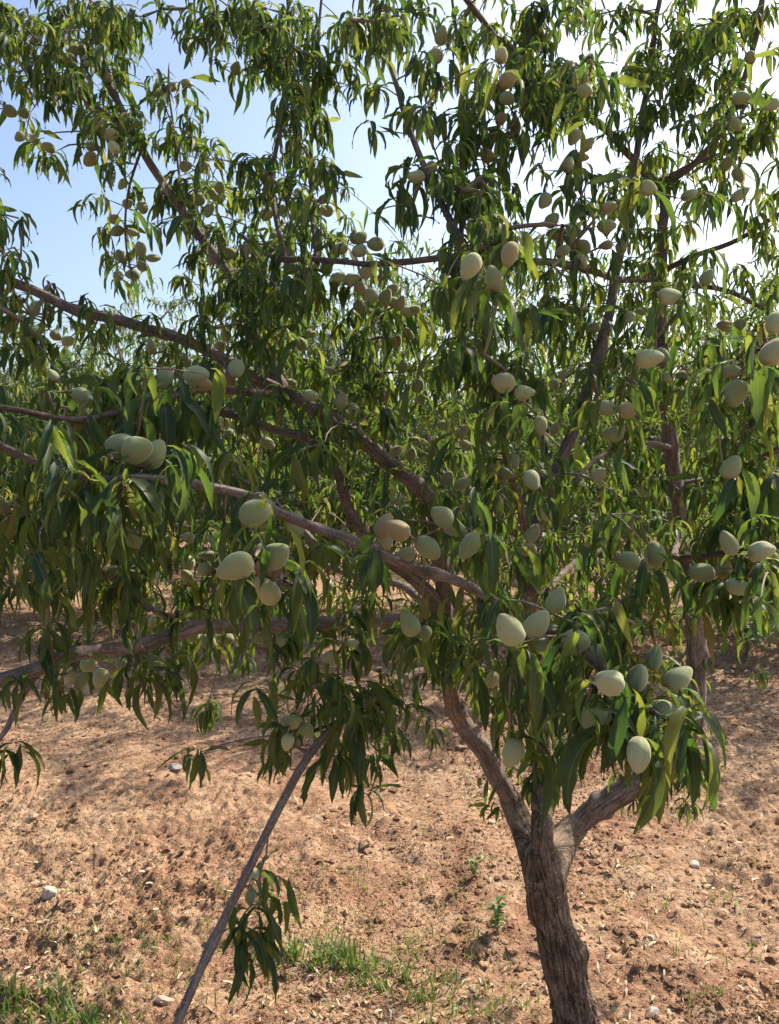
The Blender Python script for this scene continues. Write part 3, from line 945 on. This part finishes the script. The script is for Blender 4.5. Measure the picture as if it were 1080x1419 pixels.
FR += reg(0, 400, 2, [(148, 243, 31), (230, 298, 34), (98, 55), (92, 120, 30), (155, 130), (458, 245, 36), (545, 240, 38, 10), (555, 262, 36, -10), (515, 200), (655, 222, 34), (610, 160), (420, 160), (790, 125), (835, 155), (635, 405, 24),
                      (715, 400, 26), (945, 312, 28), (335, 432, 47, 175), (383, 450, 48, 20), (425, 460, 46, 60), (8, 605, 34), (707, 622, 50, 30), (823, 652, 38, 80), (765, 742, 50, 35), (655, 770, 54, 200), (522, 692, 28), (575, 740, 27),
                      (567, 775, 27), (515, 795, 27), (310, 785, 30), (372, 700, 36), (605, 660), (1065, 660, 42, 60), (1068, 692, 36), (780, 235), (860, 295, 30), (915, 230), (640, 250), (1025, 20, 28), (520, 760)], 25)
FR += reg(540, 400, 2, [(317, 260, 36, 170), (372, 288, 36, 0), (600, 330, 34, 160), (662, 335, 36, 10), (620, 400, 34, 180), (418, 378, 36), (458, 392), (505, 425), (565, 110), (480, 237), (50, 65), (52, 125), (37, 215), (10, 40),
                        (318, 515, 30), (395, 530, 34), (395, 680, 34), (385, 725, 30), (430, 620, 32), (580, 515, 36), (145, 635, 42, 150), (180, 665, 40, -20), (222, 712, 44, 240), (22, 668, 44, 150), (105, 720, 42, -40),
                        (40, 740, 40, 200), (945, 495, 40, 70), (720, 195, 40), (755, 185, 34), (770, 245), (965, 290, 40), (950, 230, 36), (1060, 175, 44, 60), (1070, 95, 40), (970, 100), (770, 20, 34), (665, 80), (20, 450), (80, 270),
                        (205, 395), (210, 435), (150, 378), (660, 755, 40, 170), (735, 735, 38, 100), (938, 705, 44, 120), (865, 790, 38, 180), (925, 775, 36, 90), (1030, 730, 44, 10), (160, 525), (200, 540)], 26)
FR += reg(0, 750, 2, [(415, 335, 33, 0), (226, 387, 33, 250), (195, 375, 30), (245, 342, 30), (340, 340, 32), (740, 138, 48, 130), (720, 268, 30), (760, 232, 30), (780, 272, 30), (578, 278, 28), (810, 497, 33, 160), (797, 555, 35, 250),
                      (850, 525, 33, 300), (860, 480, 28), (913, 577, 31, 290), (975, 280, 31), (915, 320, 30), (962, 115, 27), (910, 120), (520, 105), (860, 180), (445, 190), (630, 270)], 26)
FR += reg(540, 750, 2, [(460, 165, 46, 75), (335, 245, 52, 120), (408, 230, 48, 60), (413, 287, 40, 180), (515, 280, 44, 10), (607, 392, 54, 160), (688, 378, 46, 80), (735, 325, 42, 70), (800, 380, 44, 40), (572, 482, 50, 230), (690, 590, 56, 260),
                        (340, 585, 46, 240), (55, 230, 40, 120), (100, 255, 34), (760, 470, 44, 0), (970, 125, 40), (285, 385, 36, 250), (580, 320, 44)], 34)
FR += [(348, 1242, 36, 265), (352, 1212, 30, 250)]
extra = []
for (x, y, s_, a_) in list(FR):
    if s_ <= 33 and len(FR) + len(extra) < 298 and rng.random() < 0.48:
        th = rng.random() * 6.283
        extra.append((x + math.cos(th) * s_ * 0.8, y + math.sin(th) * s_ * 0.7, s_ * 0.95, None))
FR += extra
FR_POS, FR_LEN = [], []
for (x, y, s, a) in FR:
    d = np.clip(0.0425 * F_PX / s, 0.82, 2.0 if s > 21.5 or y < 425 else 2.5)
    FR_POS.append(at(x, y, d))
FR_POS = np.array(FR_POS)

# foliage density seen in the photograph (rows of 30 px cells from y=30; 60 px cells from y=540)
GRID = """999999325699999596777688837775889998
999999363689998548657678983764999974
888888362458999465466669978959999845
688888264 26899336765556899864798767
478888356205899104853578886357787878
486799438513788101753679886556776888
254577669735788200336876885646666875
011358778788889732447984775667768865
000047668989999723757995676668868675
540026435778878552646885565678784567
640037404899898873446778647887873356
741067406899998 85126887558886776544
643156508899887 87555877478776786544
765566521889878577676646775757645344
688556735899996367767677888767676467
557765788778983377776877877888878888
547665689976887777556886556788888888""".split('\n')
GRID2 = """667887667767777788
688986565577567888
689866655567667777
788887877888777888
678888876567878888
236778876768998676
467876665778999721
553442377537899930
120010678346759950
000000043005502650""".split('\n')
CELLS = []
for r, row in enumerate(GRID):
    for c, ch in enumerate(row):
        v = int(ch) if ch.isdigit() else 5
        CELLS.append((c * 30, 30 + r * 30, 30, v))
for r, row in enumerate(GRID2):
    for c, ch in enumerate(row):
        CELLS.append((c * 60, 540 + r * 60, 60, int(ch)))
for x in range(-240, 0, 60):
    for y in range(30, 960, 60):
        CELLS.append((x, y, 60, 5))
for x in range(1080, 1320, 60):
    for y in range(30, 840, 60):
        CELLS.append((x, y, 60, 3))
for x in range(-240, 1320, 60):
    for y in range(-240, 30, 60):
        CELLS.append((x, y, 60, 3))

limb_P = np.array([p for p in G.P if p[1] < 2.04])
anchor = np.vstack([limb_P, FR_POS])
anchor = anchor[anchor[:, 1] < 2.05]
apx = project(anchor)
pts = []
for (x, y, s, v) in CELLS:
    cov = 0.95 * (v / 9.0) ** (1.55 if y < 540 else 1.0)
    k = -math.log(1 - cov) * (s * s / 900.0)
    mid = y >= 540
    n = rng.poisson(k * (1.55 if not mid else (0.95 if y < 840 else 0.62)))
    for _ in range(n):
        qx, qy = x + rng.random() * s, y + rng.random() * s - 22
        dd = np.hypot(apx[:, 0] - qx, apx[:, 1] - qy)
        near = np.argsort(dd)[:4]
        d0 = anchor[near[rng.integers(0, 4)], 1]
        d = np.clip(d0 + rng.normal(-0.01, 0.12), 0.86, 2.25)
        if d < 1.08 and y < 840 and rng.random() < 0.62:
            d += rng.uniform(0.25, 0.75)
        if y > 990:
            d = max(d0, 0.84) + rng.normal(0, 0.03)
        pts.append(at(qx, qy, d))
bk = BACK[rng.integers(0, len(BACK), 270)] + rng.normal(0, 1, (270, 3)) * np.array([0.13, 0.11, 0.17])
pts = np.vstack([np.array(pts), bk])

# each fruit sits on a spur: its stalk end is the target of a twig
axes, stalks, lens = [], [], []
for i, (x, y, s, a) in enumerate(FR):
    if a is None:
        th = rng.random() * 2 * math.pi
        ax = np.array([math.cos(th), rng.uniform(-0.9, 0.3), 0.8 * math.sin(th) - 0.1])
    else:
        ax = np.array([math.cos(R(a)), rng.uniform(-0.35, 0.15), math.sin(R(a))])
    ax /= np.linalg.norm(ax)
    ln = 0.0385 * (rng.uniform(0.92, 1.06) if s > 37 else rng.uniform(0.70, 0.98))
    axes.append(ax); lens.append(ln); stalks.append(FR_POS[i] - ax * ln * 0.5)
stalks = np.array(stalks)
targets = np.vstack([stalks, pts])
ends = G.grow(targets)
fpx = project(FR_POS)
NP_ = np.array(G.P[G.n_limb:])
npx = project(NP_)
for i, (x, y, s_, a) in enumerate(FR):
    m = (np.hypot(npx[:, 0] - fpx[i, 0], npx[:, 1] - fpx[i, 1]) < 0.62 * s_) & (npx[:, 2] < fpx[i, 2] + 0.012) & (npx[:, 2] > fpx[i, 2] - 0.25)
    k = (fpx[i, 1] * 0 + fpx[i, 2] + 0.018) / npx[m, 2]
    NP_[m] = CAM + (NP_[m] - CAM) * k[:, None]
for j in range(len(NP_)):
    G.P[G.n_limb + j] = NP_[j]
tm = G.twig_mesh('twigs')
tw = link('twigs', tm, M_TWIG, tree, kind='stuff')
tm.transform(Matrix.Translation(-Vector(OFF)))
for i in range(len(FR)):
    place_fruit(stalks[i], axes[i], lens[i], tree, rng.random() * 6.28)

# leaves: bunches at every foliage point, smaller ones at the fruit spurs and along the twigs
specs = [rosettes(pts[pts[:, 2] > 1.62], 7, 13, 0.44, 0.76, len(T_NEAR), 0.007), rosettes(pts[pts[:, 2] <= 1.62], 7, 12, 0.50, 0.86, len(T_NEAR), 0.008), rosettes(stalks, 2, 5, 0.75, 1.15, len(T_NEAR), 0.008)]
along = np.array([G.P[i] for ch in G.chains for i in ch[1:-1:2]])
if len(along):
    specs.append(rosettes(along[rng.random(len(along)) < 0.25], 1, 2, 0.6, 1.0, len(T_NEAR), 0.004))
# the big hanging bunches in front, as in the photograph
def bunch(px, py, d, n, smin=1.0, smax=1.3):
    c = at(px, py, d)
    return rosettes(np.repeat(c[None], n, 0), 1, 1, smin, smax, len(T_NEAR), 0.014)
for args in [(180, 655, .93, 15), (215, 650, .95, 8), (150, 660, .92, 6), (330, 805, .93, 12), (360, 815, .92, 9), (420, 760, .98, 9), (240, 545, 1.1, 12), (290, 545, 1.12, 10),
             (930, 990, .86, 14), (955, 1000, .87, 9), (905, 1005, .88, 10), (880, 1010, .9, 8), (850, 1000, .86, 9), (745, 930, .95, 10), (715, 920, 1.0, 8), (700, 1010, 1.0, 8), (735, 1060, .98, 9), (660, 905, 1.1, 8),
             (800, 935, .92, 6), (820, 862, .93, 5), (690, 745, 1.05, 9), (395, 1010, 1.33, 9), (470, 1040, 1.38, 10), (500, 1000, 1.4, 10), (500, 965, 1.42, 10),
             (600, 850, 1.5, 9, .8, 1.0), (632, 880, 1.5, 9, .8, 1.0), (610, 785, 1.5, 9, .8, 1.0), (590, 900, 1.5, 8, .8, 1.0), (345, 1270, 1.2, 14, .8, 1.0), (362, 1255, 1.22, 10, .8, 1.05), (352, 1305, 1.2, 16, .8, 1.1), (375, 1225, 1.23, 6, .8, 1.0), (30, 700, 1.3, 8), (200, 935, 1.28, 10), (265, 905, 1.35, 8), (670, 585, 1.4, 10), (640, 600, 1.4, 8), (1050, 665, 1.35, 9),
             (975, 480, 1.6, 8), (665, 380, 1.15, 8), (430, 625, 1.3, 7), (885, 790, 1.15, 10), (1000, 830, 1.2, 8), (1060, 800, 1.15, 10), (400, 470, 1.5, 9), (560, 255, 1.5, 8)]:
    specs.append(bunch(*args))
specs = np.concatenate(specs)
odd = (specs[:, 6].astype(int) % 12 == 11) & (specs[:, 1] < 1.2)      # near the camera every leaf droops
specs[odd, 6] -= rng.integers(1, 10, odd.sum())
# no leaf grows right across a hull that the photograph shows
def leaf_samples(sp, templates):
    out = np.zeros((len(sp), 4, 3))
    for k, (v, f, uv) in enumerate(templates):
        m = sp[:, 6].astype(int) == k
        t = sp[m]
        nst = len(v) // 3
        for a, fr in enumerate((0.3, 0.55, 0.78, 0.95)):
            q = v[3 * int(fr * (nst - 1)) + 1] * t[:, 4:5]
            y1 = q[:, 1] * np.cos(t[:, 5]) - q[:, 2] * np.sin(t[:, 5]); z1 = q[:, 1] * np.sin(t[:, 5]) + q[:, 2] * np.cos(t[:, 5])
            out[m, a] = np.stack([q[:, 0] * np.cos(t[:, 3]) - y1 * np.sin(t[:, 3]) + t[:, 0], q[:, 0] * np.sin(t[:, 3]) + y1 * np.cos(t[:, 3]) + t[:, 1], z1 + t[:, 2]], 1)
    return out
LS = leaf_samples(specs, T_NEAR)
lp = project(LS.reshape(-1, 3)).reshape(len(specs), 4, 3)
drop = np.zeros(len(specs), bool)
fpx = project(FR_POS)
for i, (x, y, s_, a) in enumerate(FR):
    hit = ((np.hypot(lp[:, :, 0] - fpx[i, 0], lp[:, :, 1] - fpx[i, 1]) < 0.56 * s_) & (lp[:, :, 2] < fpx[i, 2] + 0.01)).any(1)
    drop |= hit & (rng.random(len(specs)) < (0.93 if s_ > 33 else 0.75))
seg = np.concatenate([np.linspace(a, b, 12) for a, b in (((632, 975), (675, 1055)), ((675, 1055), (722, 1140)), ((772, 1165), (870, 1092)), ((430, 1046), (372, 1145)), ((372, 1145), (250, 1400)), ((560, 770), (640, 812)), ((395, 716), (500, 752)))])
for q in seg:
    hit = (np.hypot(lp[:, :, 0] - q[0], lp[:, :, 1] - q[1]) < 16).any(1) & (lp[:, :, 2].min(1) < 1.95)
    drop |= hit & (rng.random(len(specs)) < 0.5)
print('pruned leaves', drop.sum())
specs = specs[~drop]
pr = project(specs[:, :3] + np.array([0, 0, -0.04]))
inside = (pr[:, 0] > 10) & (pr[:, 0] < 1070) & (pr[:, 1] > 10) & (pr[:, 1] < 1400)
score = np.where(inside, specs[:, 4] / pr[:, 2], 0)
order = np.argsort(-score)
own, rest = order[:300], order[300:]
leaf_meshes = []
for k, (v, f, uv) in enumerate(T_NEAR):
    me = mesh_np('leaf', v, f, uv, np.zeros(len(v)))
    me.materials.append(M_LEAF)
    leaf_meshes.append(me)
for i in own:
    s = specs[i]
    o = link('leaf', leaf_meshes[int(s[6])], None, tree)
    o.matrix_local = Matrix.Translation(Vector(s[:3] - OFF)) @ Matrix.Rotation(s[3], 4, 'Z') @ Matrix.Rotation(s[5], 4, 'X') @ Matrix.Scale(s[4], 4)
sp = specs[rest].copy()
sp[:, :3] -= OFF
link('foliage', leaf_mesh_from(sp, T_NEAR, 'foliage'), M_LEAF, tree, kind='stuff')
print('front tree: leaves', len(specs), 'rosettes', len(pts), 'fruits', len(FR), 'twigs', len(G.chains))

# ------------------------------------------------------------------ the orchard behind
def orchard_tree(seed, n_ros, n_fruit, name='orchard_tree'):
    """a whole low-forked almond tree, built round the origin: list of (part name, mesh, material, kind) + fruit placements"""
    global rng
    keep = rng
    rng = np.random.default_rng(seed)
    parts, g = [], Growth()
    fork = np.array([rng.normal(0, .06), rng.normal(0, .06), rng.uniform(0.45, 0.6)])
    P, rr = smooth_path([np.array([0, 0, -0.05]), np.array([0, 0, 0.1]), fork * 0.7, fork], [.095, .07, .058, .055], 0.03)
    V, Fq, UV = tube(P, rr, 20, 0.12, seed)
    parts.append(('trunk', mesh_np('trunk', V, Fq, UV), M_TRUNK, None))
    n_sc = 5
    for k in range(n_sc):
        a = 2 * math.pi * k / n_sc + rng.normal(0, .25)
        reach, top = rng.uniform(0.8, 1.15), rng.uniform(1.9, 2.35)
        dr = np.array([math.cos(a), math.sin(a), 0])
        pts_ = [fork - [0, 0, .03], fork + dr * .25 + [0, 0, .22], fork + dr * reach * .55 + [0, 0, .6], dr * reach * .85 + [0, 0, top * .72], dr * reach + [0, 0, top]]
        pts_ = [np.array(p) + rng.normal(0, .03, 3) * (i > 0) for i, p in enumerate(pts_)]
        P, rr = smooth_path(pts_, [.034, .03, .023, .015, .006], 0.05)
        V, Fq, UV = tube(P, rr, 10, 0.08, seed + k)
        parts.append(('branch', mesh_np('branch', V, Fq, UV), M_LIMB, None))
        for p in P[1:]:
            g.add(p, -1)
        for q in range(3):
            i0 = int(len(P) * rng.uniform(.25, .75))
            a2 = a + rng.normal(0, .9)
            d2 = np.array([math.cos(a2), math.sin(a2), 0])
            L_ = rng.uniform(.5, .85)
            e = P[i0] + d2 * L_ + [0, 0, rng.uniform(-.25, .45)]
            Q, rq = smooth_path([P[i0], P[i0] + d2 * L_ * .5 + [0, 0, .16], e], [.013, .009, .004], 0.06)
            V, Fq, UV = tube(Q, rq, 7)
            parts.append(('branch', mesh_np('branch', V, Fq, UV), M_LIMB, None))
            for p in Q[1:]:
                g.add(p, -1)
    T = []
    while len(T) < n_ros:
        p = rng.uniform([-1.45, -1.45, 0.36], [1.45, 1.45, 2.6])
        r_ = math.hypot(p[0], p[1])
        lim = 1.42 * (1 - abs((p[2] - 1.25) / 1.55) ** 2.4)
        lim *= 1 + 0.22 * math.sin(3 * math.atan2(p[1], p[0]) + seed) + 0.15 * math.sin(7 * p[2] + seed)
        if r_ < lim and rng.random() < 0.25 + 0.75 * (r_ / 1.4) ** 0.7 and vnoise(np.array([p[0] * 2.4 + p[2]]), np.array([p[1] * 2.4 - p[2] * 2]), seed)[0] > -0.45:
            T.append(p)
    T = np.array(T)
    en = g.grow(T, step=0.07)
    tm_ = g.twig_mesh('twigs', sides=4, r0=0.0016)
    parts.append(('twigs', tm_, M_TWIG, 'stuff'))
    sp_ = rosettes(T, 8, 12, 0.8, 1.2, len(T_FAR), 0.03)
    parts.append(('foliage', leaf_mesh_from(sp_, T_FAR, 'foliage'), M_LEAF, 'stuff'))
    fr = []
    for i in rng.permutation(len(T))[:n_fruit]:
        ax = rng.normal(size=3); ax /= np.linalg.norm(ax)
        fr.append((T[i], ax))
    rng = keep
    return parts, fr

PROTO = [orchard_tree(101, 2000, 110), orchard_tree(202, 1900, 110), orchard_tree(303, 1950, 110)]
SMALL_ALMOND = almond_mesh(50, 10, 8)
SMALL_ALMOND.materials.append(M_FRUIT)

def plant_tree(x, y, k, rz, s, label, group, fruits):
    parts, fr = PROTO[k]
    e = link('orchard_tree', None)
    e.location = (x, y, float(ground_height(np.array([x]), np.array([y]))[0]))
    e.rotation_euler = (0, 0, rz)
    e.scale = (s, s, s)
    tag(e, label, 'tree', group)
    for nm, me, mat, kind in parts:
        link(nm, me, mat, e, kind)
    if fruits:
        for p, ax in fr[:fruits]:
            o = link('almond_fruit', SMALL_ALMOND, None, e)
            o.matrix_local = Matrix.LocRotScale(Vector(p), Vector(ax).to_track_quat('Z', 'Y'), Vector((.04, .04, .04)))

G1 = 'almond trees in the row just behind the front tree'
plant_tree(0.80, 6.2, 0, 0.4, 1.22, 'sunlit almond tree standing directly behind the trunk of the front tree', G1, 110)
plant_tree(-1.45, 6.6, 2, 5.2, 1.08, 'almond tree behind the drooping bare branch, between two other orchard trees', G1, 110)
plant_tree(-3.7, 6.2, 1, 2.1, 0.98, 'almond tree behind the left limbs, low leaves above the weed clump', G1, 80)
plant_tree(3.3, 6.0, 2, 4.0, 1.15, 'almond tree behind the right limb, leaves hanging over shaded soil', G1, 90)
far_rows = [(9.6, (-5.1, -1.5, 1.9, 5.3), 'second'), (13.6, (-6.9, -3.3, 0.3, 3.7, 7.2), 'third'), (17.8, (-8.6, -5.1, -1.6, 2.0, 5.5, 9.0), 'fourth')]
q = 0
for y, xs, word in far_rows:
    for x in xs:
        plant_tree(x + random.uniform(-.3, .3), y + random.uniform(-.4, .4), q % 3, random.uniform(0, 6), random.uniform(.88, 1.02),
                   'leafy almond tree standing in the %s orchard row behind the front tree' % word, 'almond trees in the %s orchard row' % word, 0)
        q += 1

# ------------------------------------------------------------------ weeds
def weed(px, py, n, h, spread, label, wide=0.005, mat=None):
    g = on_ground(px, py)
    g[2] = ground_height(g[0:1], g[1:2])[0] - 0.004
    e = link('weed', None)
    e.location = g
    tag(e, label, 'weed')
    for i in range(n):
        a = random.random() * 6.283
        hh = h * random.uniform(.55, 1.0)
        top = np.array([math.cos(a) * spread * random.random(), math.sin(a) * spread * random.random(), hh])
        P, rr = smooth_path([np.zeros(3), top * [.3, .3, .55], top], [.0016, .0013, .0008], 0.01)
        V, Fq, UV = tube(P, rr, 5)
        st = link('stem', mesh_np('stem', V, Fq, UV, np.full(len(V), .9)), M_GRASS, e)
        lv = []
        for j in range(5):
            t = random.uniform(.25, 1)
            p = P[int(t * (len(P) - 1))]
            lv.append((p[0], p[1], p[2], random.random() * 6.283, hh * random.uniform(3.0, 5.0) / 1.0, random.uniform(-.3, .3), random.randrange(len(T_WEED))))
        link('leaf', leaf_mesh_from(np.array(lv), T_WEED, 'leaf'), mat or M_GRASS, st, 'stuff')
T_WEED = [leaf_template(5, random.uniform(30, 70), random.uniform(-30, 30), 0.092, 0.016, 0.3, 0, 0, True) for _ in range(6)]
weed(690, 1305, 8, 0.115, 0.03, 'small bright green upright weed left of the trunk')
weed(657, 1214, 8, 0.085, 0.05, 'low green weed on soil left of the trunk fork')
weed(62, 905, 12, 0.22, 0.22, 'bushy dark green weed clump above the thick low left branch')
weed(130, 890, 9, 0.16, 0.2, 'low dark green weed under the far leaves on sunlit soil')
weed(1035, 912, 30, 0.34, 0.42, 'leafy green weed clump in the shade of the right orchard tree')
